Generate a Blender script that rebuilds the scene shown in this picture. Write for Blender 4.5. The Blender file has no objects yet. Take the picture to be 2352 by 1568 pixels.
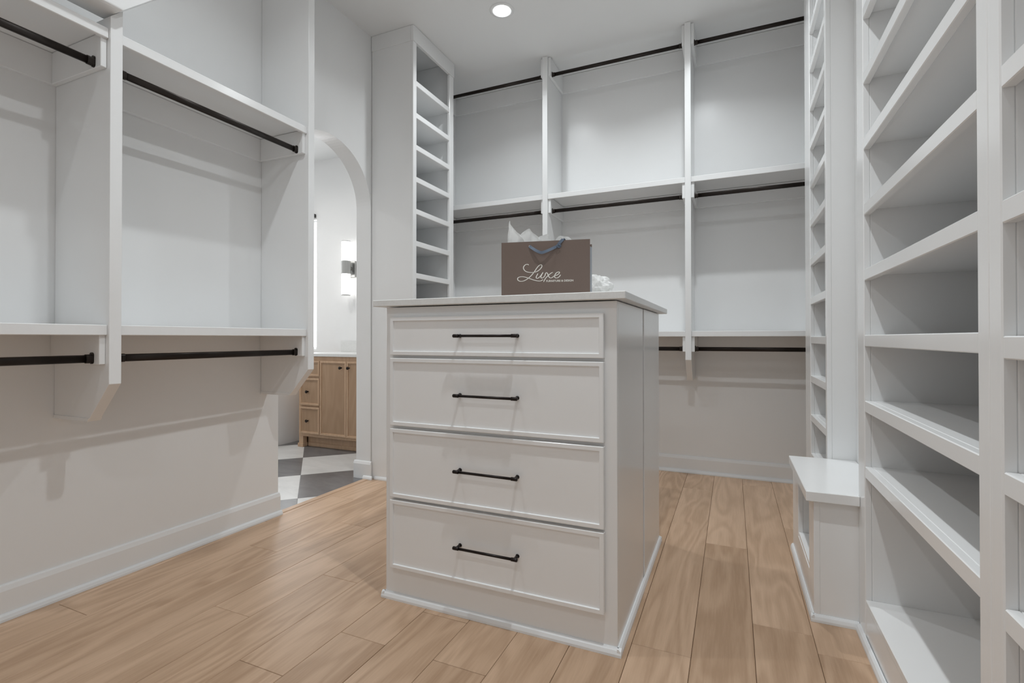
import bpy, bmesh, math, random
from mathutils import Vector, Matrix, noise

random.seed(7)
S = bpy.context.scene
COL = S.collection

# ------------------------------------------------------------------ camera
IMG_W, IMG_H = 2352.0, 1568.0
FPX, YAW, PITCH, ROLL, CYP = 1146.9, math.radians(23.7977), math.radians(0.3946), math.radians(-0.0366), 768.6
CAMZ = 0.97
_f = Vector((-math.sin(YAW) * math.cos(PITCH), math.cos(YAW) * math.cos(PITCH), math.sin(PITCH)))
_r0 = Vector((math.cos(YAW), math.sin(YAW), 0))
_u0 = _r0.cross(_f)
_r = math.cos(ROLL) * _r0 + math.sin(ROLL) * _u0
_u = -math.sin(ROLL) * _r0 + math.cos(ROLL) * _u0
cam_d = bpy.data.cameras.new('camera')
cam_d.sensor_width = 36.0
cam_d.sensor_fit = 'HORIZONTAL'
cam_d.lens = 36.0 * FPX / IMG_W
cam_d.shift_y = -(IMG_H / 2 - CYP) / IMG_W
cam_d.clip_start = 0.02
cam = bpy.data.objects.new('camera', cam_d)
COL.objects.link(cam)
m = Matrix.Identity(4)
for i in range(3):
    m[i][0], m[i][1], m[i][2] = _r[i], _u[i], -_f[i]
m[2][3] = CAMZ
cam.matrix_world = m
S.camera = cam


def px_ray(x, y):
    return _r * ((x - IMG_W / 2) / FPX) - _u * ((y - CYP) / FPX) + _f


def px_on_plane(x, y, p0, n):
    d = px_ray(x, y)
    o = Vector((0, 0, CAMZ))
    return o + d * ((p0 - o).dot(n) / d.dot(n))


# ------------------------------------------------------------------ world, exposure
w = bpy.data.worlds.new('world')
S.world = w
w.use_nodes = True
w.node_tree.nodes['Background'].inputs[0].default_value = (0.80, 0.80, 0.80, 1)
w.node_tree.nodes['Background'].inputs[1].default_value = 0.85
S.view_settings.view_transform = 'Standard'
S.view_settings.look = 'None'
S.view_settings.exposure = 0.0
S.view_settings.gamma = 1.0
S.view_settings.use_curve_mapping = False
CAN_WATT = 0.74         # common dimmer of the closet's recessed downlights
CAN_SPREAD = 138.0      # its beam, degrees
BATH_WATT = 6.5        # each added fill lamp in the bathroom ceiling
LAMP_COLOR = (0.925, 0.975, 1.0)
SCONCE_LIGHT = 3.0
WINDOW_LIGHT = 5.0

# ------------------------------------------------------------------ materials


def new_mat(name):
    mt = bpy.data.materials.new(name)
    mt.use_nodes = True
    nt = mt.node_tree
    return mt, nt, nt.nodes['Principled BSDF']


def paint(name, col, rough, bump=0.0, scale=300.0, spec=0.5):
    mt, nt, b = new_mat(name)
    b.inputs['Base Color'].default_value = (*col, 1)
    b.inputs['Roughness'].default_value = rough
    b.inputs['Specular IOR Level'].default_value = spec
    tc = nt.nodes.new('ShaderNodeTexCoord')
    nz = nt.nodes.new('ShaderNodeTexNoise')
    nz.inputs['Scale'].default_value = 2.5
    nz.inputs['Detail'].default_value = 3
    nt.links.new(tc.outputs['Object'], nz.inputs['Vector'])
    mx = nt.nodes.new('ShaderNodeMix')
    mx.data_type = 'RGBA'
    mx.inputs[6].default_value = (*[c * 0.975 for c in col], 1)
    mx.inputs[7].default_value = (*[min(1, c * 1.02) for c in col], 1)
    nt.links.new(nz.outputs['Fac'], mx.inputs[0])
    nt.links.new(mx.outputs[2], b.inputs['Base Color'])
    if bump:
        n2 = nt.nodes.new('ShaderNodeTexNoise')
        n2.inputs['Scale'].default_value = scale
        n2.inputs['Detail'].default_value = 2
        nt.links.new(tc.outputs['Object'], n2.inputs['Vector'])
        bp = nt.nodes.new('ShaderNodeBump')
        bp.inputs['Strength'].default_value = bump
        bp.inputs['Distance'].default_value = 0.001
        nt.links.new(n2.outputs['Fac'], bp.inputs['Height'])
        nt.links.new(bp.outputs['Normal'], b.inputs['Normal'])
    return mt


def wood(name, dark, light, grain_axis, rough, knots=0.0, var=0.35, fine=26.0):
    """procedural timber; grain runs along grain_axis of the object's own space"""
    mt, nt, b = new_mat(name)
    N, L = nt.nodes, nt.links
    tc = N.new('ShaderNodeTexCoord')
    oi = N.new('ShaderNodeObjectInfo')
    sc = N.new('ShaderNodeVectorMath'); sc.operation = 'SCALE'
    cb = N.new('ShaderNodeCombineXYZ')
    mul = N.new('ShaderNodeMath'); mul.operation = 'MULTIPLY'; mul.inputs[1].default_value = 57.0
    L.new(oi.outputs['Random'], mul.inputs[0])
    for k in range(3):
        L.new(mul.outputs[0], cb.inputs[k])
    ad = N.new('ShaderNodeVectorMath'); ad.operation = 'ADD'
    L.new(tc.outputs['Object'], ad.inputs[0])
    L.new(cb.outputs[0], ad.inputs[1])

    def mapped(across, along):
        mp = N.new('ShaderNodeMapping')
        s = [across, across, across]
        s[grain_axis] = along
        mp.inputs['Scale'].default_value = s
        L.new(ad.outputs[0], mp.inputs['Vector'])
        return mp
    # broad cathedral figure
    mp1 = mapped(3.2, 0.5)
    n1 = N.new('ShaderNodeTexNoise')
    n1.inputs['Scale'].default_value = 1.6
    n1.inputs['Detail'].default_value = 2.0
    n1.inputs['Distortion'].default_value = 0.6
    L.new(mp1.outputs[0], n1.inputs['Vector'])
    ring = N.new('ShaderNodeMath'); ring.operation = 'MULTIPLY'; ring.inputs[1].default_value = 60.0
    L.new(n1.outputs['Fac'], ring.inputs[0])
    sn = N.new('ShaderNodeMath'); sn.operation = 'SINE'
    L.new(ring.outputs[0], sn.inputs[0])
    # fine pores
    mp2 = mapped(fine, 1.4)
    n2 = N.new('ShaderNodeTexNoise')
    n2.inputs['Scale'].default_value = 5.0
    n2.inputs['Detail'].default_value = 5.0
    n2.inputs['Roughness'].default_value = 0.65
    L.new(mp2.outputs[0], n2.inputs['Vector'])
    # slow tone drift
    mp3 = mapped(4.0, 0.8)
    n3 = N.new('ShaderNodeTexNoise')
    n3.inputs['Scale'].default_value = 1.3
    n3.inputs['Detail'].default_value = 2.0
    L.new(mp3.outputs[0], n3.inputs['Vector'])
    a1 = N.new('ShaderNodeMath'); a1.operation = 'MULTIPLY_ADD'
    a1.inputs[1].default_value = 0.13; a1.inputs[2].default_value = -0.25
    L.new(sn.outputs[0], a1.inputs[0])
    a2 = N.new('ShaderNodeMath'); a2.operation = 'MULTIPLY_ADD'; a2.inputs[1].default_value = 0.55
    L.new(n2.outputs['Fac'], a2.inputs[0]); L.new(a1.outputs[0], a2.inputs[2])
    a3 = N.new('ShaderNodeMath'); a3.operation = 'MULTIPLY_ADD'; a3.inputs[1].default_value = 0.60
    L.new(n3.outputs['Fac'], a3.inputs[0]); L.new(a2.outputs[0], a3.inputs[2])
    a4 = N.new('ShaderNodeMath'); a4.operation = 'MULTIPLY_ADD'; a4.inputs[1].default_value = var
    L.new(oi.outputs['Random'], a4.inputs[0]); L.new(a3.outputs[0], a4.inputs[2])
    rp = N.new('ShaderNodeValToRGB')
    rp.color_ramp.elements[0].position = 0.15
    rp.color_ramp.elements[0].color = (*dark, 1)
    rp.color_ramp.elements[1].position = 0.95
    rp.color_ramp.elements[1].color = (*light, 1)
    L.new(a4.outputs[0], rp.inputs['Fac'])
    out = rp.outputs['Color']
    if knots:
        mpk = mapped(3.6, 1.5)
        vo = N.new('ShaderNodeTexVoronoi')
        vo.inputs['Scale'].default_value = 1.0
        L.new(mpk.outputs[0], vo.inputs['Vector'])
        nk = N.new('ShaderNodeTexNoise'); nk.inputs['Scale'].default_value = 30.0
        L.new(mpk.outputs[0], nk.inputs['Vector'])
        ak = N.new('ShaderNodeMath'); ak.operation = 'MULTIPLY_ADD'; ak.inputs[1].default_value = 0.05
        L.new(nk.outputs['Fac'], ak.inputs[0]); L.new(vo.outputs['Distance'], ak.inputs[2])
        kr = N.new('ShaderNodeMapRange')
        kr.inputs['From Min'].default_value = 0.035
        kr.inputs['From Max'].default_value = 0.10
        kr.inputs['To Min'].default_value = knots
        kr.inputs['To Max'].default_value = 0.0
        L.new(ak.outputs[0], kr.inputs['Value'])
        gate = N.new('ShaderNodeMath'); gate.operation = 'GREATER_THAN'; gate.inputs[1].default_value = 0.52
        sx = N.new('ShaderNodeSeparateColor')
        L.new(vo.outputs['Color'], sx.inputs[0]); L.new(sx.outputs[0], gate.inputs[0])
        gm = N.new('ShaderNodeMath'); gm.operation = 'MULTIPLY'
        L.new(kr.outputs['Result'], gm.inputs[0]); L.new(gate.outputs[0], gm.inputs[1])
        mk = N.new('ShaderNodeMix'); mk.data_type = 'RGBA'
        mk.inputs[7].default_value = (*[c * 0.35 for c in dark], 1)
        L.new(gm.outputs[0], mk.inputs[0]); L.new(out, mk.inputs[6])
        out = mk.outputs[2]
    L.new(out, b.inputs['Base Color'])
    b.inputs['Roughness'].default_value = rough
    b.inputs['Specular IOR Level'].default_value = 0.35
    bp = N.new('ShaderNodeBump')
    bp.inputs['Strength'].default_value = 0.12
    bp.inputs['Distance'].default_value = 0.001
    L.new(n2.outputs['Fac'], bp.inputs['Height'])
    L.new(bp.outputs['Normal'], b.inputs['Normal'])
    return mt


def metal(name, col, rough, met=1.0):
    mt, nt, b = new_mat(name)
    b.inputs['Base Color'].default_value = (*col, 1)
    b.inputs['Roughness'].default_value = rough
    b.inputs['Metallic'].default_value = met
    tc = nt.nodes.new('ShaderNodeTexCoord')
    nz = nt.nodes.new('ShaderNodeTexNoise')
    nz.inputs['Scale'].default_value = 60
    nt.links.new(tc.outputs['Object'], nz.inputs['Vector'])
    mr = nt.nodes.new('ShaderNodeMapRange')
    mr.inputs['To Min'].default_value = max(0.02, rough - 0.06)
    mr.inputs['To Max'].default_value = rough + 0.06
    nt.links.new(nz.outputs['Fac'], mr.inputs['Value'])
    nt.links.new(mr.outputs['Result'], b.inputs['Roughness'])
    return mt


def stone(name, c0, c1, rough, scale):
    mt, nt, b = new_mat(name)
    tc = nt.nodes.new('ShaderNodeTexCoord')
    oi = nt.nodes.new('ShaderNodeObjectInfo')
    ad = nt.nodes.new('ShaderNodeVectorMath'); ad.operation = 'ADD'
    sc = nt.nodes.new('ShaderNodeVectorMath'); sc.operation = 'SCALE'; sc.inputs['Scale'].default_value = 3.0
    nt.links.new(oi.outputs['Location'], sc.inputs[0])
    nt.links.new(tc.outputs['Object'], ad.inputs[0]); nt.links.new(sc.outputs[0], ad.inputs[1])
    nz = nt.nodes.new('ShaderNodeTexNoise')
    nz.inputs['Scale'].default_value = scale
    nz.inputs['Detail'].default_value = 8
    nz.inputs['Roughness'].default_value = 0.7
    nz.inputs['Distortion'].default_value = 0.8
    mp = nt.nodes.new('ShaderNodeMapping'); mp.inputs['Scale'].default_value = (1, 3.0, 1)
    nt.links.new(ad.outputs[0], mp.inputs['Vector'])
    nt.links.new(mp.outputs[0], nz.inputs['Vector'])
    rp = nt.nodes.new('ShaderNodeValToRGB')
    rp.color_ramp.elements[0].position = 0.3; rp.color_ramp.elements[0].color = (*c0, 1)
    rp.color_ramp.elements[1].position = 0.7; rp.color_ramp.elements[1].color = (*c1, 1)
    nt.links.new(nz.outputs['Fac'], rp.inputs['Fac'])
    nt.links.new(rp.outputs['Color'], b.inputs['Base Color'])
    b.inputs['Roughness'].default_value = rough
    return mt


def emit(name, col, strength):
    mt = bpy.data.materials.new(name)
    mt.use_nodes = True
    nt = mt.node_tree
    nt.nodes.clear()
    o = nt.nodes.new('ShaderNodeOutputMaterial')
    e = nt.nodes.new('ShaderNodeEmission')
    e.inputs[0].default_value = (*col, 1)
    e.inputs[1].default_value = strength
    nt.links.new(e.outputs[0], o.inputs[0])
    return mt


M = {}
M['wall'] = paint('wall_paint', (0.895, 0.90, 0.90), 0.30, 0.10, 260)
M['ceiling'] = paint('ceiling_paint', (0.885, 0.895, 0.895), 0.75, 0.06, 200)
M['cab'] = paint('cabinet_paint', (0.895, 0.90, 0.90), 0.20, 0.03, 90)
M['trim'] = paint('trim_paint', (0.89, 0.90, 0.905), 0.24, 0.02, 90)
M['shoe'] = paint('shoe_paint', (0.85, 0.87, 0.885), 0.34, 0.02, 90)
M['oak'] = wood('oak_floor', (0.415, 0.270, 0.170), (0.690, 0.487, 0.340), 1, 0.40, knots=0.75, var=0.30)
M['subfloor'] = paint('subfloor', (0.05, 0.035, 0.025), 0.8)
M['rod'] = metal('oil_bronze_rod', (0.022, 0.016, 0.013), 0.32, 0.55)
M['pull'] = metal('black_pull', (0.018, 0.013, 0.012), 0.34, 0.6)
M['slab'] = stone('white_quartz', (0.74, 0.745, 0.735), (0.83, 0.835, 0.825), 0.30, 60)
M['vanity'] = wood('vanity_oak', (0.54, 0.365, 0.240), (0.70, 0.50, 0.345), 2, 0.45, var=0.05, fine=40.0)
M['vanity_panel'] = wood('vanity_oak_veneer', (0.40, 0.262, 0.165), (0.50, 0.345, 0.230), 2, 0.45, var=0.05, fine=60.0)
M['tile_light'] = stone('tile_light', (0.62, 0.62, 0.61), (0.78, 0.78, 0.77), 0.30, 3.0)
M['tile_dark'] = stone('tile_dark', (0.115, 0.115, 0.12), (0.21, 0.21, 0.215), 0.28, 3.0)
M['grout'] = paint('grout', (0.55, 0.55, 0.54), 0.9)
M['nickel'] = metal('brushed_nickel', (0.45, 0.45, 0.44), 0.35)
M['lamp'] = emit('lamp_lens', (0.95, 0.98, 1.0), 60.0)
M['sconce'] = emit('sconce_glass', (1.0, 0.98, 0.95), SCONCE_LIGHT)
M['pane'] = emit('daylit_pane', (0.96, 0.98, 1.0), WINDOW_LIGHT)
M['bag'] = paint('bag_paper', (0.158, 0.114, 0.094), 0.36, 0.05, 150)
M['bag_side'] = paint('bag_side_paper', (0.33, 0.36, 0.40), 0.4, 0.05, 150)
M['ribbon'] = paint('blue_grey_ribbon', (0.105, 0.14, 0.195), 0.38)
M['ink'] = paint('cream_ink', (0.80, 0.77, 0.71), 0.5)
mt, nt, b = new_mat('tissue')
b.inputs['Base Color'].default_value = (0.95, 0.95, 0.94, 1)
b.inputs['Roughness'].default_value = 0.6
b.inputs['Transmission Weight'].default_value = 0.0
_n = nt.nodes.new('ShaderNodeTexNoise'); _n.inputs['Scale'].default_value = 45
_b = nt.nodes.new('ShaderNodeBump'); _b.inputs['Strength'].default_value = 0.25; _b.inputs['Distance'].default_value = 0.002
nt.links.new(_n.outputs['Fac'], _b.inputs['Height']); nt.links.new(_b.outputs['Normal'], b.inputs['Normal'])
_t = nt.nodes.new('ShaderNodeBsdfTranslucent'); _t.inputs[0].default_value = (0.95, 0.95, 0.94, 1)
_m = nt.nodes.new('ShaderNodeMixShader'); _m.inputs[0].default_value = 0.35
nt.links.new(b.outputs[0], _m.inputs[1]); nt.links.new(_t.outputs[0], _m.inputs[2])
nt.links.new(_m.outputs[0], nt.nodes['Material Output'].inputs['Surface'])
M['tissue'] = mt
M['black'] = paint('dark_shade', (0.06, 0.06, 0.06), 0.6)
M['tub'] = paint('white_acrylic', (0.82, 0.82, 0.82), 0.2)

# ------------------------------------------------------------------ builders


def tag(o, label=None, cat=None, group=None, kind=None):
    if label: o['label'] = label
    if cat: o['category'] = cat
    if group: o['group'] = group
    if kind: o['kind'] = kind
    return o


def thing(name, loc, label, cat, group=None, rz=0.0):
    o = bpy.data.objects.new(name, None)
    o.empty_display_size = 0.1
    o.location = loc
    o.rotation_euler = (0, 0, rz)
    COL.objects.link(o)
    return tag(o, label, cat, group)


ORG = {}     # accumulated world offset of each object, so that children can be given in world metres


def link_bm(name, bm, mat, parent=None, smooth=False, local=False):
    """verts are in world metres (or, with local=True, in the parent's space)"""
    bm.normal_update()
    lo = Vector((1e9,) * 3); hi = Vector((-1e9,) * 3)
    for v in bm.verts:
        for k in range(3):
            lo[k] = min(lo[k], v.co[k]); hi[k] = max(hi[k], v.co[k])
    c = (lo + hi) / 2
    bmesh.ops.translate(bm, verts=bm.verts, vec=-c)
    me = bpy.data.meshes.new(name)
    bm.to_mesh(me); bm.free()
    for p in me.polygons:
        p.use_smooth = smooth
    me.materials.append(M[mat] if isinstance(mat, str) else mat)
    o = bpy.data.objects.new(name, me)
    COL.objects.link(o)
    ORG[o.name] = c.copy()
    if parent is not None:
        o.parent = parent
        if not local:
            c = c - ORG.get(parent.name, Vector(parent.location))
        elif parent.name in ORG:
            c = c - ORG[parent.name]
    o.location = c
    return o


def bm_box(x0, x1, y0, y1, z0, z1, bev=0.0012, bm=None):
    b2 = bmesh.new()
    bmesh.ops.create_cube(b2, size=1)
    bmesh.ops.scale(b2, verts=b2.verts, vec=(abs(x1 - x0), abs(y1 - y0), abs(z1 - z0)))
    bmesh.ops.translate(b2, verts=b2.verts, vec=((x0 + x1) / 2, (y0 + y1) / 2, (z0 + z1) / 2))
    if bev:
        bmesh.ops.bevel(b2, geom=list(b2.edges), offset=bev, segments=1, affect='EDGES', profile=0.5)
    if bm is None:
        return b2
    tmp = bpy.data.meshes.new('t'); b2.to_mesh(tmp); b2.free(); bm.from_mesh(tmp); bpy.data.meshes.remove(tmp)
    return bm


def box(name, x0, x1, y0, y1, z0, z1, mat, parent=None, bev=0.0012, local=False):
    return link_bm(name, bm_box(x0, x1, y0, y1, z0, z1, bev), mat, parent, local=local)


def bm_prism(pts, axis, lo, hi, bev=0.0, bm=None):
    """extrude a 2-D outline along an axis (outline uses the two other axes in xyz order)"""
    b2 = bmesh.new()

    def v3(p, h):
        if axis == 0: return (h, p[0], p[1])
        if axis == 1: return (p[0], h, p[1])
        return (p[0], p[1], h)
    a = [b2.verts.new(v3(p, lo)) for p in pts]
    c = [b2.verts.new(v3(p, hi)) for p in pts]
    b2.faces.new(a); b2.faces.new(c[::-1])
    n = len(pts)
    for i in range(n):
        b2.faces.new((a[i], c[i], c[(i + 1) % n], a[(i + 1) % n]))
    bmesh.ops.recalc_face_normals(b2, faces=b2.faces)
    if bev:
        bmesh.ops.bevel(b2, geom=list(b2.edges), offset=bev, segments=1, affect='EDGES', profile=0.5)
    if bm is None:
        return b2
    tmp = bpy.data.meshes.new('t'); b2.to_mesh(tmp); b2.free(); bm.from_mesh(tmp); bpy.data.meshes.remove(tmp)
    return bm


def prism(name, pts, axis, lo, hi, mat, parent=None, bev=0.0, local=False):
    return link_bm(name, bm_prism(pts, axis, lo, hi, bev), mat, parent, local=local)


def bm_cyl(p0, p1, r0, r1=None, seg=24, caps=True, bm=None):
    r1 = r0 if r1 is None else r1
    p0 = Vector(p0); p1 = Vector(p1)
    d = (p1 - p0).normalized()
    a = d.orthogonal().normalized(); c = d.cross(a)
    bm = bm or bmesh.new()
    A = []; B = []
    for i in range(seg):
        t = 2 * math.pi * i / seg
        e = a * math.cos(t) + c * math.sin(t)
        A.append(bm.verts.new(p0 + e * r0)); B.append(bm.verts.new(p1 + e * r1))
    for i in range(seg):
        bm.faces.new((A[i], A[(i + 1) % seg], B[(i + 1) % seg], B[i]))
    if caps:
        bm.faces.new(A[::-1]); bm.faces.new(B)
    return bm


def bm_lathe(c, axis, prof, seg=40, bm=None):
    """prof: (radius, distance along axis) pairs"""
    bm = bm or bmesh.new()
    c = Vector(c); d = Vector(axis).normalized(); a = d.orthogonal().normalized(); e = d.cross(a)
    rings = []
    for r, h in prof:
        if r < 1e-6:
            rings.append([bm.verts.new(c + d * h)])
        else:
            rings.append([bm.verts.new(c + d * h + (a * math.cos(2 * math.pi * i / seg) + e * math.sin(2 * math.pi * i / seg)) * r) for i in range(seg)])
    for k in range(len(rings) - 1):
        R, Q = rings[k], rings[k + 1]
        for i in range(seg):
            j = (i + 1) % seg
            if len(R) == 1 and len(Q) == 1: continue
            if len(R) == 1: bm.faces.new((R[0], Q[j], Q[i]))
            elif len(Q) == 1: bm.faces.new((R[i], R[j], Q[0]))
            else: bm.faces.new((R[i], R[j], Q[j], Q[i]))
    return bm


def bm_oval_bar(p0, p1, hw, hh, bm=None, seg=20):
    """bar with a stadium section: half width hw (sideways), half height hh (z)"""
    bm = bm or bmesh.new()
    p0 = Vector(p0); p1 = Vector(p1); d = (p1 - p0).normalized()
    s = Vector((0, 0, 1)).cross(d).normalized(); up = Vector((0, 0, 1))
    sec = []
    for i in range(seg):
        t = 2 * math.pi * i / seg
        sec.append(s * hw * math.cos(t) + up * ((hh - hw) * (1 if math.sin(t) >= 0 else -1) + hw * math.sin(t)))
    A = [bm.verts.new(p0 + e) for e in sec]; B = [bm.verts.new(p1 + e) for e in sec]
    for i in range(seg):
        bm.faces.new((A[i], A[(i + 1) % seg], B[(i + 1) % seg], B[i]))
    bm.faces.new(A[::-1]); bm.faces.new(B)
    bmesh.ops.recalc_face_normals(bm, faces=bm.faces)
    return bm


# ------------------------------------------------------------------ the setting
ZC = 3.065                       # closet ceiling
YB = 3.826                       # back wall
YFRONT = -1.30                   # wall behind the camera
XRW = 0.735                      # right wall
TH = 0.123                       # thickness of the arch wall


def XL(y):                       # left wall face, very slightly out of square
    return -2.311 + 0.011 * (y - 0.857)


def shear_left(bm, ref=-2.311):
    for v in bm.verts:
        v.co.x += 0.011 * (v.co.y - 0.857)
    return bm


def struct(o):
    o['kind'] = 'structure'
    return o


# left wall with the arched opening
AY0, AY1 = 2.007, 2.766
AR = (AY1 - AY0) / 2
AC = (AY0 + AY1) / 2
AZ = 2.247 - AR
out = [(YFRONT, 0.0), (AY0, 0.0), (AY0, AZ)]
for i in range(1, 48):
    t = math.pi - math.pi * i / 48
    out.append((AC + AR * math.cos(t), AZ + AR * math.sin(t)))
out += [(AY1, AZ), (AY1, 0.0), (YB, 0.0), (YB, ZC), (YFRONT, ZC)]
bm = bm_prism(out, 0, -2.311 - TH, -2.311)
struct(link_bm('wall_left', shear_left(bm), 'wall'))

struct(box('wall_back', -2.45, XRW + 0.1, YB, YB + 0.07, 0, ZC, 'wall', bev=0))
struct(box('wall_right', XRW, XRW + 0.1, YFRONT, YB, 0, ZC, 'wall', bev=0))
# entry wall behind the camera, with an unseen doorway added for fill light
struct(prism('wall_front', [(-2.46, 0), (-0.62, 0), (-0.62, 2.44), (0.70, 2.44), (0.70, 0), (XRW + 0.1, 0), (XRW + 0.1, ZC), (-2.46, ZC)], 1, YFRONT - 0.1, YFRONT, 'wall'))
struct(box('ceiling', -2.46, XRW + 0.1, YFRONT - 0.1, YB + 0.07, ZC, ZC + 0.1, 'ceiling', bev=0))
# furred-out wall behind the bench
struct(box('wall_niche', 0.481, XRW, 1.985, 2.54, 0, ZC, 'wall', bev=0))
# drywall-wrapped beam above the first left bay: flat underside, far end cut at 45 degrees, resting on the upright
zb, zbt_, ybe = 2.100, 2.420, 1.026
bm = bm_prism([(YFRONT, zb), (ybe, zb), (ybe + (zbt_ - zb), zbt_), (YFRONT, zbt_)], 0, -2.038, -1.926)
bmesh.ops.bevel(bm, geom=[e for e in bm.edges if max(v.co.z for v in e.verts) < zb + 1e-3 and abs(e.verts[0].co.y - e.verts[1].co.y) > 1],
                offset=0.010, segments=4, affect='EDGES', profile=0.5)
struct(link_bm('trim_beam', bm, 'wall', smooth=False))

# ------------------------------------------------------------------ floor of oak planks
fl = struct(box('floor', -2.40, XRW, YFRONT, YB, -0.06, -0.014, 'subfloor', bev=0))
PW = 0.178
known = {0: [1.007], 1: [1.652], 2: [2.048], 3: [1.228], 4: [1.57], 5: [1.053], 6: [1.288], 7: [1.50], 8: [1.289],
         9: [2.2], 10: [1.95], 11: [1.613], 12: [2.543], 13: [1.89, 3.65], 14: [2.9]}
xr = -2.254
row = 0
rows = [(-2.305, -2.254, [0.4, 1.9])]
while xr < XRW - 0.02:
    rows.append((xr, min(xr + PW, XRW - 0.003), known.get(row)))
    xr += PW; row += 1
rr = random.Random(3)
for x0, x1, kn in rows:
    ends = sorted(kn) if kn else [rr.uniform(0.8, 2.6)]
    y = ends[0]
    while y - 1.25 > YFRONT + 0.3:
        y -= rr.uniform(1.1, 1.9)
        if y > YFRONT + 0.25: ends.insert(0, y)
    y = ends[-1]
    while True:
        y += rr.uniform(1.2, 1.9)
        if y > YB - 0.3: break
        ends.append(y)
    ys = [YFRONT] + ends + [YB]
    for a, c in zip(ys[:-1], ys[1:]):
        g = 0.0006
        box('plank', x0 + g, x1 - g, a + g, c - g, -0.014, 0.0 + rr.uniform(-0.0003, 0.0003), 'oak', fl, bev=0.0011)
# threshold strip in the arch
box('threshold_strip', -2.330, -2.288, AY0 + 0.004, AY1 - 0.022, -0.012, 0.003, 'oak', fl, bev=0.002)

# bathroom floor: checkerboard laid on the diagonal
BX0, BX1, BY0, BY1, BZ = -4.75, -2.33, 1.15, 3.897, 2.797
bf = struct(box('floor', BX0, BX1, BY0, BY1, -0.06, -0.0035, 'grout', bev=0))
TS = 0.556
O2 = Vector((-2.807, 2.645))
ua = Vector((1, -1)).normalized(); va = Vector((1, 1)).normalized()


def clip_poly(poly, x0, x1, y0, y1):
    def cut(P, inside, inter):
        R = []
        for i in range(len(P)):
            a, c = P[i - 1], P[i]
            ia, ic = inside(a), inside(c)
            if ic:
                if not ia: R.append(inter(a, c))
                R.append(c)
            elif ia: R.append(inter(a, c))
        return R

    def ix(k, val):
        def f(a, c):
            t = (val - a[k]) / (c[k] - a[k])
            return a + (c - a) * t
        return f
    for k, val, sgn in ((0, x0, 1), (0, x1, -1), (1, y0, 1), (1, y1, -1)):
        if not poly: return poly
        poly = cut(poly, (lambda p, k=k, val=val, sgn=sgn: sgn * (p[k] - val) >= 0), ix(k, val))
    return poly


for i in range(-8, 8):
    for j in range(-8, 8):
        g = 0.0012
        P = [O2 + ua * (TS * i + g) + va * (TS * j + g), O2 + ua * (TS * (i + 1) - g) + va * (TS * j + g),
             O2 + ua * (TS * (i + 1) - g) + va * (TS * (j + 1) - g), O2 + ua * (TS * i + g) + va * (TS * (j + 1) - g)]
        P = clip_poly(P, BX0, BX1, BY0, BY1)
        if len(P) < 3: continue
        ar = abs(sum(P[k - 1].x * P[k].y - P[k].x * P[k - 1].y for k in range(len(P)))) / 2
        if ar < 0.002: continue
        mt_ = 'tile_dark' if (i + j) % 2 == 0 else 'tile_light'
        prism('tile', [(p.x, p.y) for p in P], 2, -0.0035, 0.0, mt_, bf)

# bathroom shell
WX0, WX1, WZ0, WZ1 = -4.55, -3.922, 0.86, 2.196      # window opening in its back wall
bm = bmesh.new()
bm_box(BX0 - 0.1, WX0, BY1, BY1 + 0.12, 0, BZ, 0, bm)
bm_box(WX1, BX1 - 0.1, BY1, BY1 + 0.12, 0, BZ, 0, bm)
bm_box(WX0, WX1, BY1, BY1 + 0.12, 0, WZ0, 0, bm)
bm_box(WX0, WX1, BY1, BY1 + 0.12, WZ1, BZ, 0, bm)
struct(link_bm('wall_bath_back', bm, 'wall'))
struct(box('wall_bath_side', BX0 - 0.1, BX0, BY0, BY1, 0, BZ, 'wall', bev=0))
struct(box('wall_bath_front', BX0 - 0.1, BX1 - 0.1, BY0 - 0.1, BY0, 0, BZ, 'wall', bev=0))
struct(box('ceiling', BX0 - 0.1, BX1 - 0.103, BY0 - 0.1, BY1 + 0.12, BZ, BZ + 0.1, 'ceiling', bev=0))
win = struct(box('window_1', WX0, WX1, BY1 + 0.075, BY1 + 0.085, WZ0, WZ1, 'pane', bev=0))
for nm, a in (('window_frame', (WX0, WX0 + 0.03, WZ0, WZ1)), ('window_frame', (WX1 - 0.012, WX1, WZ0, WZ1)),
              ('window_frame', (WX0, WX1, WZ0, WZ0 + 0.02)), ('window_frame', (WX0, WX1, WZ1 - 0.012, WZ1))):
    box(nm, a[0], a[1], BY1 + 0.05, BY1 + 0.075, a[2], a[3], 'trim', win)
box('shade_cassette', WX0 - 0.02, WX1 - 0.008, BY1 - 0.03, BY1, WZ1 + 0.02, WZ1 + 0.055, 'black', win)

# baseboards and shoe moulding
BB = [(0, 0), (0.015, 0), (0.015, 0.100), (0.009, 0.116), (0.004, 0.121), (0, 0.121)]
SH = [(0, 0), (0.014, 0), (0.014, 0.008), (0.010, 0.018), (0.004, 0.024), (0, 0.024)]


def run_left(name, prof, off, y0, y1, mat):
    bm = bm_prism([(-2.311 + off + p[0], p[1]) for p in prof], 1, y0, y1)
    return struct(link_bm(name, shear_left(bm), mat))


run_left('baseboard_left', BB, 0, YFRONT, AY0 + 0.004, 'trim')
run_left('trim_1', SH, 0.015, YFRONT, AY0 + 0.008, 'shoe')
prism_y = lambda name, prof, y, s, x0, x1, mat: struct(prism(name, [(y + s * p[0], p[1]) for p in prof], 0, x0, x1, mat))
prism_y('baseboard_back', BB, YB, -1, -2.28, 0.70, 'trim')
prism_y('trim_2', SH, YB - 0.015, -1, -2.28, 0.70, 'shoe')
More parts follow.
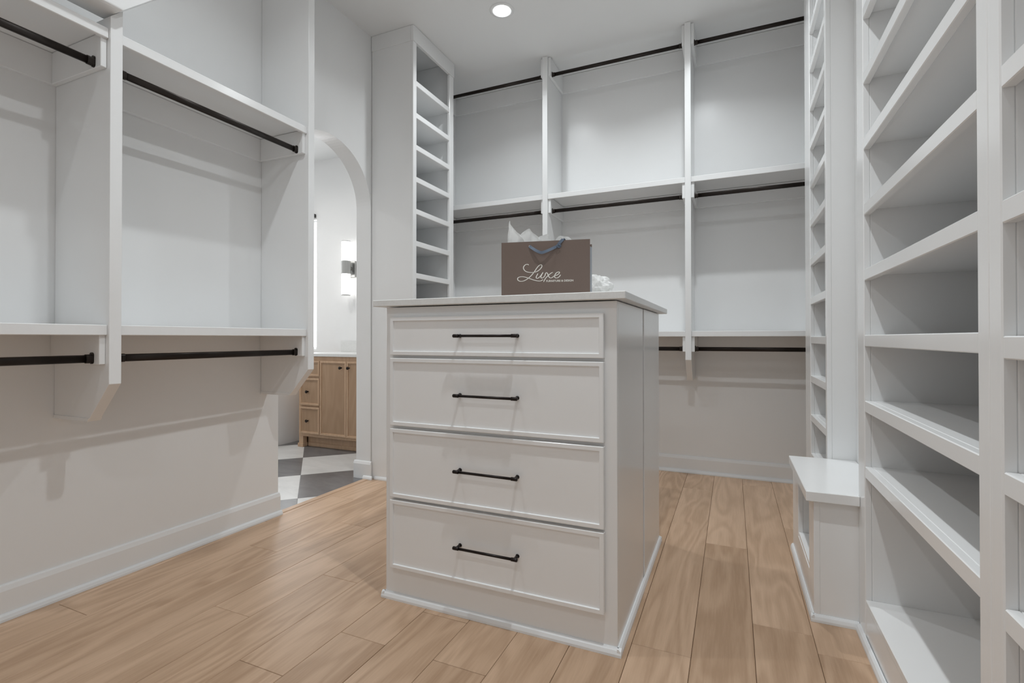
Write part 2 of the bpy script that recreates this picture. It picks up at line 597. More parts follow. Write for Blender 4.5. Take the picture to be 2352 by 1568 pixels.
# baseboard returned on the right jamb of the arch
jx = XL(AY1)
prism_y('baseboard_jamb', BB, AY1, -1, jx - TH - 0.012, jx + 0.012, 'trim')
prism_y('trim_3', SH, AY1 - 0.015, -1, jx - 0.045, jx + 0.028, 'shoe')
struct(prism('baseboard_front', [(YFRONT + p[0], p[1]) for p in BB], 0, -2.29, -0.63, 'trim'))


# ------------------------------------------------------------------ shelving parts
def shelf_x(parent, x0, x1, y0, y1, zbot, front, nose=0.019, th=0.020, h=0.036, name='shelf', mat='cab'):
    """board on the z-plane with a taller nosing on its front edge; front is '+x','-x' or '-y'"""
    zt = zbot + h
    if front == '+x':
        s = box(name, x0, x1 - nose, y0, y1, zt - th, zt, mat, parent)
        box('shelf_nosing', x1 - nose, x1, y0, y1, zbot, zt, mat, s, bev=0.002)
    elif front == '-x':
        s = box(name, x0 + nose, x1, y0, y1, zt - th, zt, mat, parent)
        box('shelf_nosing', x0, x0 + nose, y0, y1, zbot, zt, mat, s, bev=0.002)
    else:
        s = box(name, x0, x1, y0 + nose, y1, zt - th, zt, mat, parent)
        box('shelf_nosing', x0, x1, y0, y0 + nose, zbot, zt, mat, s, bev=0.002)
    return s


def rod_part(parent, p0, p1):
    p0 = Vector(p0); p1 = Vector(p1); d = (p1 - p0).normalized()
    r = link_bm('hanging_rod', bm_oval_bar(p0 + d * 0.004, p1 - d * 0.004, 0.0075, 0.0135), 'rod', parent, smooth=True)
    side = Vector((0, 0, 1)).cross(d).normalized()
    for q, s in ((p0, 1), (p1, -1)):
        bm = bm_oval_bar(q, q + d * s * 0.005, 0.0095, 0.0200)
        bmesh.ops.translate(bm, verts=bm.verts, vec=(0, 0, 0.002))
        bm_oval_bar(q + d * s * 0.001, q + d * s * 0.022, 0.0098, 0.0155, bm)
        link_bm('rod_socket', bm, 'rod', r)
    return r


# ------------------------------------------------------------------ left wall hanging unit
XF, XN = -1.964, -1.974
LU = thing('hanging_closet', (XL(1.0) + 0.17, 1.0, 0.676), 'white wall-hung closet unit with black rods beside the arched doorway', 'closet')
panY = [(0.100, 0.138), (1.014, 1.052), (1.896, 1.935)]
for k, (a, c) in enumerate(panY):
    xb = XL((a + c) / 2) + 0.001
    zbt = 0.676
    if k == 1:      # this upright stops under the beam, its top cut to the same slope
        bm = bm_prism([(xb, zbt), (-2.090, zbt), (XF, 0.812), (XF, zb - 0.014), (xb, zb - 0.014)], 1, a, c, 0.001)
        for v in bm.verts:
            if v.co.z > 2.0: v.co.z += max(0.0, v.co.y - a) * 1.0
        link_bm('upright_panel', bm, 'cab', LU)
    else:
        prism('upright_panel', [(xb, zbt), (-2.090, zbt), (XF, 0.812), (XF, ZC - 0.001), (xb, ZC - 0.001)], 1, a, c, 'cab', LU, bev=0.001)
    prism('edge_band', [(xb, zbt - 0.001), (-2.0905, zbt - 0.001), (-2.080, zbt + 0.012), (xb, zbt + 0.012)], 1, a - 0.003, c + 0.003, 'cab', LU, bev=0.0008)
for b0, b1 in ((0.138, 1.014), (1.052, 1.896)):
    for zs in (0.981, 2.009):
        x0 = XL((b0 + b1) / 2) + 0.002
        shelf_x(LU, x0 + 0.005, XN, b0, b1, zs, '+x', h=0.036)
        zc0 = zs - 0.101
        box('back_cleat', x0 - 0.003, x0 + 0.018, b0, b1, zc0, zs + 0.015, 'cab', LU)
        for ya, yb2 in ((b0, b0 + 0.019), (b1 - 0.019, b1)):
            box('side_cleat', x0 + 0.018, -1.984 if ya > b0 else -2.002, ya, yb2, zc0, zs + 0.015, 'cab', LU, bev=0.002)
        rod_part(LU, (-2.024, b0 + 0.019, zs - 0.081), (-2.024, b1 - 0.019, zs - 0.081))

# ------------------------------------------------------------------ back wall hanging unit
YF, YN = 3.485, 3.495
BU = thing('hanging_closet', (-0.7, YB - 0.17, 0.682), 'wide white three-bay hanging unit with three rows of black rods on back wall', 'closet')
ups = [(-2.270, -2.232), (-1.289, -1.250), (-0.284, -0.246), (0.690, 0.728)]
for a, c in ups:
    prism('upright_panel', [(YB - 0.001, 0.682), (3.612, 0.682), (YF, 0.826), (YF, ZC - 0.001), (YB - 0.001, ZC - 0.001)], 0, a, c, 'cab', BU, bev=0.001)
for (a0, a), (c, c1) in zip(ups[:-1], ups[1:]):
    for zs in (0.980, 2.003):
        shelf_x(BU, a, c, YN, YB - 0.005, zs, '-y', h=0.0365)
        box('back_cleat', a, c, YB - 0.019, YB - 0.0005, zs - 0.101, zs + 0.015, 'cab', BU)
        for xa, xb in ((a, a + 0.019), (c - 0.019, c)):
            box('side_cleat', xa, xb, 3.505, YB - 0.019, zs - 0.101, zs + 0.015, 'cab', BU, bev=0.002)
        rod_part(BU, (a + 0.019, 3.541, zs - 0.082), (c - 0.019, 3.541, zs - 0.082))
    # top row: cleats up to the ceiling, no shelf
    box('back_cleat', a, c, YB - 0.019, YB - 0.0005, 2.925, ZC - 0.002, 'cab', BU)
    for xa, xb in ((a, a + 0.019), (c - 0.019, c)):
        box('side_cleat', xa, xb, 3.505, YB - 0.019, 2.925, ZC - 0.002, 'cab', BU, bev=0.002)
    rod_part(BU, (a + 0.019, 3.541, 2.946), (c - 0.019, 3.541, 2.946))

# ------------------------------------------------------------------ narrow shelf tower by the arch
XT, YT, YT2 = -1.942, 2.775, 3.300
LT = thing('shelf_tower', (-2.12, 3.04, 0), 'tall white open shelf tower standing beside the arched doorway', 'shelving')
xb = XL(3.0) + 0.0005
box('side_panel', xb, XT - 0.019, YT, YT + 0.019, 0.0, ZC - 0.001, 'cab', LT)
box('side_panel', xb, XT - 0.019, YT2 - 0.019, YT2, 0.0, ZC - 0.001, 'cab', LT)
box('back_panel', xb, xb + 0.008, YT + 0.019, YT2 - 0.019, 0.1, ZC - 0.001, 'cab', LT)
box('stile', XT - 0.019, XT, YT - 0.002, YT + 0.037, 0, 2.960, 'cab', LT, bev=0.002)
box('stile', XT - 0.019, XT, YT2 - 0.060, YT2, 0, 2.960, 'cab', LT, bev=0.002)
box('header', XT - 0.019, XT + 0.004, YT - 0.006, YT2 + 0.004, 2.960, ZC - 0.001, 'cab', LT, bev=0.002)
box('header_return', xb, XT - 0.019, YT - 0.006, YT, 2.960, ZC - 0.001, 'cab', LT, bev=0.001)
for k in range(13):
    zt = 2.707 - 0.2162 * k
    if zt < 0.09: break
    shelf_x(LT, xb + 0.008, XT - 0.001, YT + 0.019, YT2 - 0.019, zt - 0.036, '+x')
box('toe_board', XT - 0.018, XT - 0.002, YT + 0.037, YT2 - 0.06, 0, 0.09, 'cab', LT)
bm = bm_prism([(YT - p[0] * 0.9, p[1] * 0.9) for p in SH], 0, xb + 0.03, XT + 0.012)
link_bm('shoe_moulding', bm, 'shoe', LT)
bm = bm_prism([(XT + p[0] * 0.9, p[1] * 0.9) for p in SH], 1, YT - 0.012, YT2)
link_bm('shoe_moulding', bm, 'shoe', LT)


# ------------------------------------------------------------------ shelf towers on the right wall
def right_tower(label, XR, y_near, y_far, w_near, w_far, zbots, zbottom_top, split_shoe=None):
    t = thing('shelf_tower', ((XR + XRW) / 2, (y_near + y_far) / 2, 0), label, 'shelving')
    x1 = XRW - 0.004
    box('side_panel', XR + 0.019, x1, y_near, y_near + 0.019, 0, ZC - 0.001, 'cab', t)
    box('side_panel', XR + 0.019, x1, y_far - w_far, y_far - w_far + 0.019, 0, ZC - 0.001, 'cab', t)
    box('back_panel', x1 - 0.008, x1, y_near + 0.019, y_far - w_far, 0.02, ZC - 0.001, 'cab', t)
    box('stile', XR, XR + 0.019, y_near, y_near + w_near, 0, ZC - 0.001, 'cab', t, bev=0.0022)
    box('stile', XR, XR + 0.019, y_far - w_far, y_far, 0, ZC - 0.001, 'cab', t, bev=0.0022)
    yi0, yi1 = y_near + 0.019, y_far - w_far
    for zb_ in zbots:
        s = box('shelf', XR + 0.020, x1 - 0.008, yi0, yi1, zb_ + 0.016, zb_ + 0.036, 'cab', t)
        box('shelf_nosing', XR + 0.001, XR + 0.020, y_near + w_near, yi1, zb_, zb_ + 0.036, 'cab', s, bev=0.002)
    box('bottom_shelf', XR + 0.001, x1 - 0.008, yi0 + (w_near - 0.019), yi1, zbottom_top - 0.02, zbottom_top, 'cab', t, bev=0.002)
    box('toe_board', XR + 0.002, XR + 0.018, y_near + w_near, yi1, 0, zbottom_top - 0.02, 'cab', t)
    bm = bm_prism([(XR - p[0] * 0.9, p[1]) for p in SH], 1, y_near, split_shoe if split_shoe else y_far)
    link_bm('shoe_moulding', bm, 'shoe', t)
    return t


zfar = [0.128, 0.332] + [0.535 + 0.2035 * k for k in range(13)]
FT = right_tower('tall white shelf tower between the bench and the back hanging unit', 0.376, 2.540, 3.225, 0.034, 0.190,
                 [z for z in zfar if z < 2.95], 0.128)
za = [0.525 + 0.2093 * k for k in range(12)]
TA = right_tower('tall white shelf tower standing against the near end of the bench', 0.385, 1.063, 1.998, 0.042, 0.085,
                 [z for z in za if z < 2.95], 0.138, 1.985)
zbn = [0.514 + 0.2115 * k for k in range(12)]
TB = right_tower('tall white shelf tower sharing a double stile with the tower beside the bench', 0.385, 0.150, 1.0625, 0.042, 0.041,
                 [z for z in zbn if z < 2.95], 0.138)

# ------------------------------------------------------------------ bench
BE = thing('bench', (0.36, 2.26, 0), 'low white built-in bench with an open cubby between two shelf towers', 'bench')
prism('seat_top', [(0.229, 1.973), (0.3845, 1.973), (0.3845, 1.9985), (0.480, 1.9985), (0.480, 2.5385), (0.229, 2.5385)], 2, 0.413, 0.447, 'cab', BE, bev=0.002)
box('end_panel', 0.256, 0.480, 1.998, 2.017, 0, 0.413, 'cab', BE, bev=0.001)
box('corner_stile', 0.2545, 0.2735, 1.9965, 2.110, 0, 0.413, 'cab', BE, bev=0.0015)
box('corner_stile', 0.2545, 0.2735, 2.440, 2.640, 0, 0.413, 'cab', BE, bev=0.0015)
box('top_rail', 0.2545, 0.2735, 2.110, 2.440, 0.370, 0.413, 'cab', BE, bev=0.001)
box('bottom_rail', 0.2545, 0.2735, 2.110, 2.440, 0, 0.130, 'cab', BE, bev=0.001)
box('cubby_floor', 0.2565, 0.480, 2.110, 2.440, 0.128, 0.146, 'cab', BE, bev=0.001)
box('cubby_back', 0.470, 0.480, 2.017, 2.539, 0.146, 0.413, 'cab', BE, bev=0.0)
box('cubby_side', 0.2735, 0.470, 2.440, 2.452, 0.146, 0.413, 'cab', BE, bev=0.0)
box('cubby_side', 0.2735, 0.470, 2.098, 2.110, 0.146, 0.413, 'cab', BE, bev=0.0)
box('back_return', 0.2735, 0.360, 2.621, 2.640, 0, 0.413, 'cab', BE, bev=0.001)
link_bm('shoe_moulding', bm_prism([(0.2545 - p[0] * 0.8, p[1]) for p in SH], 1, 1.986, 2.640), 'shoe', BE)
link_bm('shoe_moulding', bm_prism([(1.9975 - p[0] * 0.9, p[1]) for p in SH], 0, 0.2445, 0.384), 'shoe', BE)

# ------------------------------------------------------------------ island
IX0, IX1, IY0, IY1 = -1.196, -0.324, 1.535, 2.469
IS = thing('drawer_island', ((IX0 + IX1) / 2, (IY0 + IY1) / 2, 0), 'white freestanding closet island with four drawers and slim black pulls', 'island')
box('carcass', IX0 + 0.019, IX1 - 0.019, IY0 + 0.019, IY1 - 0.01, 0, 1.078, 'cab', IS, bev=0)
box('face_frame', IX0, IX1, IY0, IY0 + 0.019, 0, 1.0855, 'cab', IS, bev=0.0015)
for xa in (IX0, IX1 - 0.019):
    box('side_panel', xa, xa + 0.019, IY0 + 0.0195, 2.018, 0, 1.0855, 'cab', IS, bev=0.0015)
    box('side_panel', xa + (0.0025 if xa > -1 else -0.0025), xa + 0.019 + (0.0025 if xa > -1 else -0.0025), 2.034, IY1, 0, 1.0855, 'cab', IS, bev=0.0015)
box('end_panel', IX0 + 0.019, IX1 - 0.019, IY1 - 0.0095, IY1, 0, 1.0855, 'cab', IS, bev=0.001)
for prof_axis, args in (('x', (IY0, -1, IX0 - 0.013, IX1 + 0.013)), ('x', (IY1, 1, IX0 - 0.013, IX1 + 0.013))):
    y, s, a, c = args
    link_bm('shoe_moulding', bm_prism([(y + s * p[0], p[1]) for p in SH], 0, a, c), 'shoe', IS)
for x, s in ((IX0, -1), (IX1, 1)):
    link_bm('shoe_moulding', bm_prism([(x + s * p[0] * 0.95, p[1]) for p in SH], 1, IY0 - 0.012, IY1 + 0.012), 'shoe', IS)


def drawer_front(parent, x0, x1, yface, ythick, z0, z1, rail, recess, mat, name='drawer', bev=0.0018, field=None):
    """shaker front facing -y: frame with a recessed field"""
    bm = bm_box(x0, x1, yface, yface + ythick, z0, z1, bev)
    f = min(bm.faces, key=lambda q: q.calc_center_median().y + (0 if q.calc_area() > 0.5 * (x1 - x0) * (z1 - z0) else 10))
    bmesh.ops.inset_region(bm, faces=[f], thickness=rail - bev, depth=0.0)
    bmesh.ops.inset_region(bm, faces=[f], thickness=0.0022, depth=0.0)
    bmesh.ops.translate(bm, verts=f.verts, vec=(0, recess, 0))
    o = link_bm(name, bm, mat, parent)
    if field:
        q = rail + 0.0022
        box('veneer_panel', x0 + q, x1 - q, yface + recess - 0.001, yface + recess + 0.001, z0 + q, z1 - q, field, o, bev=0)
    return o


def bar_pull(parent, xc, y, z, L=0.241):
    bm = bmesh.new()
    yb = y - 0.030
    h = L / 2
    bm_cyl((xc - h + 0.012, yb, z), (xc + h - 0.012, yb, z), 0.0046, seg=20, bm=bm)
    for s in (-1, 1):
        bm_lathe((xc + s * h, yb, z), (-s, 0, 0), [(0.0, 0), (0.0045, 0.0), (0.0062, 0.0018), (0.0062, 0.0215), (0.0050, 0.0225), (0.0, 0.0225)], 20, bm)
        bm_cyl((xc + s * (h - 0.012), yb, z), (xc + s * (h - 0.012), y + 0.004, z), 0.0046, 0.0052, 16, bm=bm)
        bm_cyl((xc + s * (h - 0.012), y - 0.002, z), (xc + s * (h - 0.012), y + 0.004, z), 0.0068, seg=16, bm=bm)
    bmesh.ops.recalc_face_normals(bm, faces=bm.faces)
    return link_bm('bar_pull', bm, 'pull', parent, smooth=True)


for z0, z1, hz in ((0.908, 1.048, 0.978), (0.648, 0.897, 0.7725), (0.383, 0.6365, 0.512), (0.122, 0.373, 0.251)):
    d = drawer_front(IS, -1.1645, -0.3615, IY0 - 0.0205, 0.020, z0, z1, 0.0185, 0.006, 'cab')
    bar_pull(d, -0.7595, IY0 - 0.0145, hz)

SLB = (-1.237, -0.292, 1.505, 2.549)
ct = box('countertop', SLB[0], SLB[1], SLB[2], SLB[3], 1.0885, 1.1125, 'slab', None, bev=0.002)
tag(ct, 'pale stone slab lying on top of the drawer island', 'countertop')
ZTOP = 1.1125

# ------------------------------------------------------------------ gift bag on the island
ang = math.radians(11)
bx, by = -0.793, 1.700
BW, BD, BH = 0.330, 0.105, 0.216
e1 = Vector((math.cos(ang), math.sin(ang), 0)); e2 = Vector((-math.sin(ang), math.cos(ang), 0))
base_c = Vector((bx, by, ZTOP)) + e1 * BW / 2 + e2 * BD / 2
BAG = thing('gift_bag', base_c, 'brown paper shopping bag with cream lettering and blue-grey ribbon on the island', 'bag', rz=ang)
hw, hd, tp = BW / 2, BD / 2, 0.0009
box('front_panel', -hw, hw, -hd, -hd + tp, 0, BH, 'bag', BAG, bev=0.0002, local=True)
box('back_panel', -hw, hw, hd - tp, hd, 0, BH, 'bag', BAG, bev=0.0002, local=True)
box('bottom_panel', -hw + tp, hw - tp, -hd + tp, hd - tp, 0, tp, 'bag', BAG, bev=0, local=True)
for s in (-1, 1):
    ins = 0.010
    pts = [(s * hw, -hd + tp), (s * (hw - ins), 0), (s * hw, hd - tp), (s * (hw - tp), hd - tp), (s * (hw - ins - tp), 0), (s * (hw - tp), -hd + tp)]
    bm = bmesh.new()
    # crease deepens towards the top
    lo = [bm.verts.new((p[0] if abs(p[1]) > 1e-6 else s * (abs(p[0]) + ins * 0.85), p[1], tp)) for p in pts]
    hi = [bm.verts.new((p[0], p[1], BH - 0.012)) for p in pts]
    bm.faces.new(lo); bm.faces.new(hi[::-1])
    for i in range(6):
        bm.faces.new((lo[i], hi[i], hi[(i + 1) % 6], lo[(i + 1) % 6]))
    bmesh.ops.recalc_face_normals(bm, faces=bm.faces)
    g = link_bm('side_gusset', bm, 'bag_side', BAG, local=True)
    g['label'] = 'blue-grey folded side gusset'
FP0 = Vector((bx, by, ZTOP)); FN = -e2


def on_front(cx, cy):
    """point on the bag's front, from a place in the photograph"""
    P = px_on_plane(1120 + cx / 7.35, 490 + cy / 7.35, FP0, FN)
    q = P - base_c
    return q.dot(e1), q.z


def catmull(P, n=7):
    R = []
    for i in range(len(P) - 1):
        p0 = P[max(i - 1, 0)]; p1 = P[i]; p2 = P[i + 1]; p3 = P[min(i + 2, len(P) - 1)]
        for k in range(n):
            t = k / n
            R.append(tuple(0.5 * (2 * b_ + (c_ - a_) * t + (2 * a_ - 5 * b_ + 4 * c_ - d_) * t * t + (-a_ + 3 * b_ - 3 * c_ + d_) * t ** 3)
                           for a_, b_, c_, d_ in zip(p0, p1, p2, p3)))
    R.append(P[-1])
    return R


def stroke(bm, pts, w0, w1, y, slant=True):
    P = catmull(pts)
    L_, R_ = [], []
    for i, p in enumerate(P):
        a = P[max(i - 1, 0)]; c = P[min(i + 1, len(P) - 1)]
        d = Vector((c[0] - a[0], c[1] - a[1]))
        if d.length < 1e-9: d = Vector((1, 0))
        d.normalize()
        w_ = w0 + (w1 - w0) * abs(d.y)          # pen stroke: wider on the down strokes
        fade = min(1, 0.5 + i / 6, 0.5 + (len(P) - 1 - i) / 6)
        n = Vector((-d.y, d.x)) * w_ * fade
        L_.append((p[0] + n.x, p[1] + n.y)); R_.append((p[0] - n.x, p[1] - n.y))
    for side in (y, y + 0.0003):
        pass
    va_ = [bm.verts.new((q[0], y, q[1])) for q in L_]; vb_ = [bm.verts.new((q[0], y, q[1])) for q in R_]
    for i in range(len(P) - 1):
        bm.faces.new((va_[i], vb_[i], vb_[i + 1], va_[i + 1]))


strokes = [
    [(695, 872), (672, 858), (636, 868), (608, 902), (611, 942), (642, 976), (694, 993), (765, 996), (835, 978), (885, 942), (914, 902), (916, 876), (896, 866), (862, 886), (828, 926), (788, 986), (738, 1047), (690, 1091), (640, 1125), (590, 1143), (540, 1142), (508, 1118), (512, 1089), (548, 1071), (602, 1069), (672, 1085), (742, 1111), (820, 1134), (880, 1140), (916, 1130), (933, 1114)],
    [(852, 1012), (828, 1054), (820, 1083), (838, 1096), (874, 1076), (906, 1038), (938, 992)],
    [(938, 992), (907, 1048), (900, 1078), (914, 1091), (942, 1080), (966, 1052), (978, 1015), (995, 1000), (1012, 1016), (1034, 1068), (1060, 1089), (1092, 1080), (1120, 1056)],
    [(1103, 994), (1070, 1008), (1022, 1048), (976, 1098), (944, 1156)],
    [(1120, 1056), (1162, 1044), (1200, 1020), (1214, 996), (1196, 987), (1160, 1004), (1136, 1040), (1131, 1070), (1150, 1089), (1182, 1085), (1212, 1064), (1233, 1034)],
]
bm = bmesh.new()
for k, st in enumerate(strokes):
    stroke(bm, [on_front(*q) for q in st], 0.00105, 0.00165, -hd - 0.0004 - 0.00005 * k)
o = link_bm('script_lettering', bm, 'ink', BAG, local=True)
o['label'] = 'cream script word Luxe'
tx = bpy.data.curves.new('tagline', 'FONT')
tx.body = 'FURNITURE & DESIGN'
tx.size = 0.0105
tx.offset = 0.00022
tx.extrude = 0.00012
to = bpy.data.objects.new('tagline_tmp', tx)
COL.objects.link(to)
bpy.context.view_layer.update()
me = bpy.data.meshes.new_from_object(to.evaluated_get(bpy.context.evaluated_depsgraph_get()))
bpy.data.objects.remove(to)
p0 = on_front(990, 1158); p1 = on_front(1448, 1148)
xs = [v.co.x for v in me.vertices]; ysv = [v.co.y for v in me.vertices]
k = (p1[0] - p0[0]) / (max(xs) - min(xs))
hgt = (on_front(1200, 1120)[1] - on_front(1200, 1154)[1]) / (max(ysv) - min(ysv))
bm = bmesh.new(); bm.from_mesh(me)
for v in bm.verts:
    v.co = Vector((p0[0] + (v.co.x - min(xs)) * k, -hd - 0.0004 + v.co.z, p0[1] + (v.co.y - min(ysv)) * hgt))
o = link_bm('small_lettering', bm, 'ink', BAG, local=True)
o['label'] = 'small cream capitals FURNITURE & DESIGN'


def ribbon(bm, path, width, thick=0.0005):
    """path: (x, y, z, twist) in bag space"""
    n = len(path)
    A = []
    for i, p in enumerate(path):
        a = Vector(path[max(i - 1, 0)][:3]); c = Vector(path[min(i + 1, n - 1)][:3])
        d = (c - a).normalized()
        side = d.cross(Vector((math.sin(p[3]), -math.cos(p[3]), 0.0))).normalized()
        nn = side.cross(d).normalized()
        q = Vector(p[:3])
        A.append([bm.verts.new(q + side * width / 2 + nn * thick), bm.verts.new(q - side * width / 2 + nn * thick),
                  bm.verts.new(q - side * width / 2 - nn * thick), bm.verts.new(q + side * width / 2 - nn * thick)])
    for i in range(n - 1):
        for j in range(4):
            bm.faces.new((A[i][j], A[i][(j + 1) % 4], A[i + 1][(j + 1) % 4], A[i + 1][j]))
    bm.faces.new(A[0]); bm.faces.new(A[-1][::-1])


def fp(cx, cy, off, tw=0.0):
    x, z = on_front(cx, cy)
    return (x, -hd - off, z, tw)


bm = bmesh.new()
pth = [fp(706, 552, 0.0005, 0), fp(740, 578, 0.004, 0.25), fp(790, 612, 0.009, 0.35), fp(850, 648, 0.013, 0.3), fp(920, 672, 0.015, 0.0), fp(990, 652, 0.014, -0.3), fp(1060, 618, 0.010, -0.3), fp(1120, 585, 0.006, -0.2), fp(1180, 552, 0.004, 0), fp(1215, 505, 0.0035, 0), fp(1250, 462, 0.003, 0), fp(1275, 438, 0.0015, 0)]
ribbon(bm, [tuple(q) for q in catmull(pth, 4)], 0.0105)
x, z = on_front(1275, 438)
ribbon(bm, [(x, -hd - 0.0015, z, 0), (x + 0.003, -hd + 0.001, BH + 0.0012, 0), (x + 0.006, -hd + 0.012, BH - 0.004, 0), (x + 0.008, -hd + 0.02, BH - 0.03, 0)], 0.0105)
bmesh.ops.recalc_face_normals(bm, faces=bm.faces)
h = link_bm('ribbon_handle', bm, 'ribbon', BAG, local=True)
bm = bmesh.new()
kx, kz = on_front(1185, 553)
lp = []
for i in range(15):
    t = 2 * math.pi * i / 14
    lp.append((kx + 0.005 + 0.0068 * math.cos(t), -hd - 0.0075 - 0.0015 * math.sin(2 * t), kz - 0.0005 + 0.0042 * math.sin(t), 0))
ribbon(bm, lp, 0.0045)
bm2 = bm_box(kx - 0.0045, kx + 0.002, -hd - 0.0105, -hd - 0.003, kz - 0.0045, kz + 0.0045, 0.002)
tmp = bpy.data.meshes.new('t'); bm2.to_mesh(tmp); bm2.free(); bm.from_mesh(tmp); bpy.data.meshes.remove(tmp)
bmesh.ops.recalc_face_normals(bm, faces=bm.faces)
kn_ = link_bm('ribbon_knot', bm, 'ribbon', h, local=True)
bm = bm_cyl((on_front(706, 552)[0], -hd - 0.0011, on_front(706, 552)[1]), (on_front(706, 552)[0], -hd + 0.0015, on_front(706, 552)[1]), 0.0030, seg=16)
link_bm('eyelet', bm, 'nickel', BAG, local=True)
bm = bmesh.new()
ribbon(bm, [tuple(q) for q in catmull([(-0.05, hd + 0.001, BH - 0.02, 0), (-0.03, hd + 0.008, BH - 0.045, 0), (0, hd + 0.011, BH - 0.055, 0), (0.03, hd + 0.008, BH - 0.045, 0), (0.05, hd + 0.001, BH - 0.02, 0)], 4)], 0.0105)
bmesh.ops.recalc_face_normals(bm, faces=bm.faces)
link_bm('ribbon_handle', bm, 'ribbon', BAG, local=True)


# tissue sheets standing in the bag: top outline, base inside the bag
def tissue_sheet(outline, ydepth, ripple, seed, label):
    """outline: photo places of the upper edge, left to right"""
    P0 = FP0 + e2 * ydepth
    top = []
    for q in catmull([(1120 + a / 7.35, 490 + c / 7.35) for a, c in outline], 5):
        P = px_on_plane(q[0], q[1], P0, FN) - base_c
        top.append((P.dot(e1), P.z))
    bm = bmesh.new()
    nz = 9
    zbase = BH - 0.075
    grid = []
    for i, (x, z) in enumerate(top):
        u = i / (len(top) - 1)
        col = []
        for j in range(nz):
            t = j / (nz - 1)
            xx = x * (0.55 + 0.45 * t) + (top[0][0] + top[-1][0]) / 2 * 0.45 * (1 - t)
            zz = zbase + (z - zbase) * t
            yy = -hd + ydepth + ripple * t * math.sin(u * 9.0 + seed) + 0.012 * t * t * noise.noise(Vector((x * 40, zz * 30, seed))) + 0.008 * (1 - t)
            col.append(bm.verts.new((xx, yy, zz)))
        grid.append(col)
    for i in range(len(grid) - 1):
        for j in range(nz - 1):
            bm.faces.new((grid[i][j], grid[i + 1][j], grid[i + 1][j + 1], grid[i][j + 1]))
    r = bmesh.ops.solidify(bm, geom=list(bm.faces), thickness=0.0004)
    Mx = Matrix.Translation(base_c) @ Matrix.Rotation(ang, 4, 'Z')
    bm.transform(Mx)
    o = link_bm('tissue_paper', bm, 'tissue', None, smooth=True)
    return tag(o, label, 'tissue paper')


tissue_sheet([(325, 520), (327, 440), (340, 330), (358, 200), (378, 128), (388, 185), (430, 240), (490, 310), (560, 370), (620, 480)], 0.030, 0.006, 0.3,
             'white tissue sheet with the tallest curled point rising from the gift bag')
tissue_sheet([(440, 500), (500, 400), (552, 358), (630, 300), (702, 256), (745, 310), (800, 352), (866, 406), (930, 480)], 0.048, 0.006, 1.7,
             'white tissue sheet with a broad triangular peak in middle of the gift bag')
tissue_sheet([(780, 490), (866, 406), (930, 375), (1004, 346), (1030, 390), (1062, 450), (1075, 490)], 0.064, 0.005, 2.9,
             'white tissue sheet with a low pointed tip beside the ribbon in gift bag')
tissue_sheet([(1140, 480), (1165, 425), (1212, 380), (1262, 372), (1322, 388), (1375, 412), (1420, 450), (1430, 490)], 0.050, 0.010, 4.2,
             'white tissue sheet rolled over just behind the knotted ribbon in gift bag')

# crumpled tissue lying behind the bag
bm = bmesh.new()
bmesh.ops.create_icosphere(bm, subdivisions=4, radius=1.0)
for v in bm.verts:
    d = v.co.normalized()
    c1 = noise.cell_vector(d * 2.6 + Vector((3, 1, 2)))
    n = 1 + 0.32 * noise.noise(d * 2.2 + Vector((1, 5, 2))) + 0.20 * abs(noise.noise(d * 5.0)) + 0.12 * noise.noise(d * 10.0)
    v.co = Vector((d.x * 0.056 * n, d.y * 0.045 * n, d.z * 0.050 * n))
zmin = min(v.co.z for v in bm.verts)
for v in bm.verts:
    v.co += Vector((-0.505, 2.02, ZTOP - zmin))
o = link_bm('crumpled_tissue', bm, 'tissue', None)
tag(o, 'crumpled ball of thin white tissue lying on the island behind the gift bag', 'tissue paper')


# ------------------------------------------------------------------ recessed ceiling lamps
def can(x, y, zc, watt, spread, label):
    t = thing('recessed_light', (x, y, zc), label, 'ceiling light', 'recessed ceiling lights')
    bm = bm_lathe((x, y, zc), (0, 0, -1), [(0.078, 0.0), (0.078, 0.003), (0.070, 0.006), (0.056, 0.007), (0.053, 0.003), (0.053, 0.0)], 48)
    bmesh.ops.recalc_face_normals(bm, faces=bm.faces)
    link_bm('trim_ring', bm, 'ceiling', t, smooth=True)
    bm = bm_lathe((x, y, zc), (0, 0, -1), [(0.053, 0.0012), (0.0, 0.0012)], 48)
    bm.normal_update()
    bmesh.ops.recalc_face_normals(bm, faces=bm.faces)
    for f in bm.faces:
        if f.normal.z > 0: f.normal_flip()
    link_bm('lens', bm, 'lamp', t)
    ld = bpy.data.lights.new('downlight', 'AREA')
    ld.shape = 'DISK'
    ld.size = 0.06
    ld.energy = watt
    ld.spread = math.radians(spread)
    ld.color = LAMP_COLOR if zc > 3 else (1.0, 0.975, 0.94)
    lo_ = bpy.data.objects.new('downlight', ld)
    COL.objects.link(lo_)
    lo_.parent = t
    lo_.location = (0, 0, -0.009)


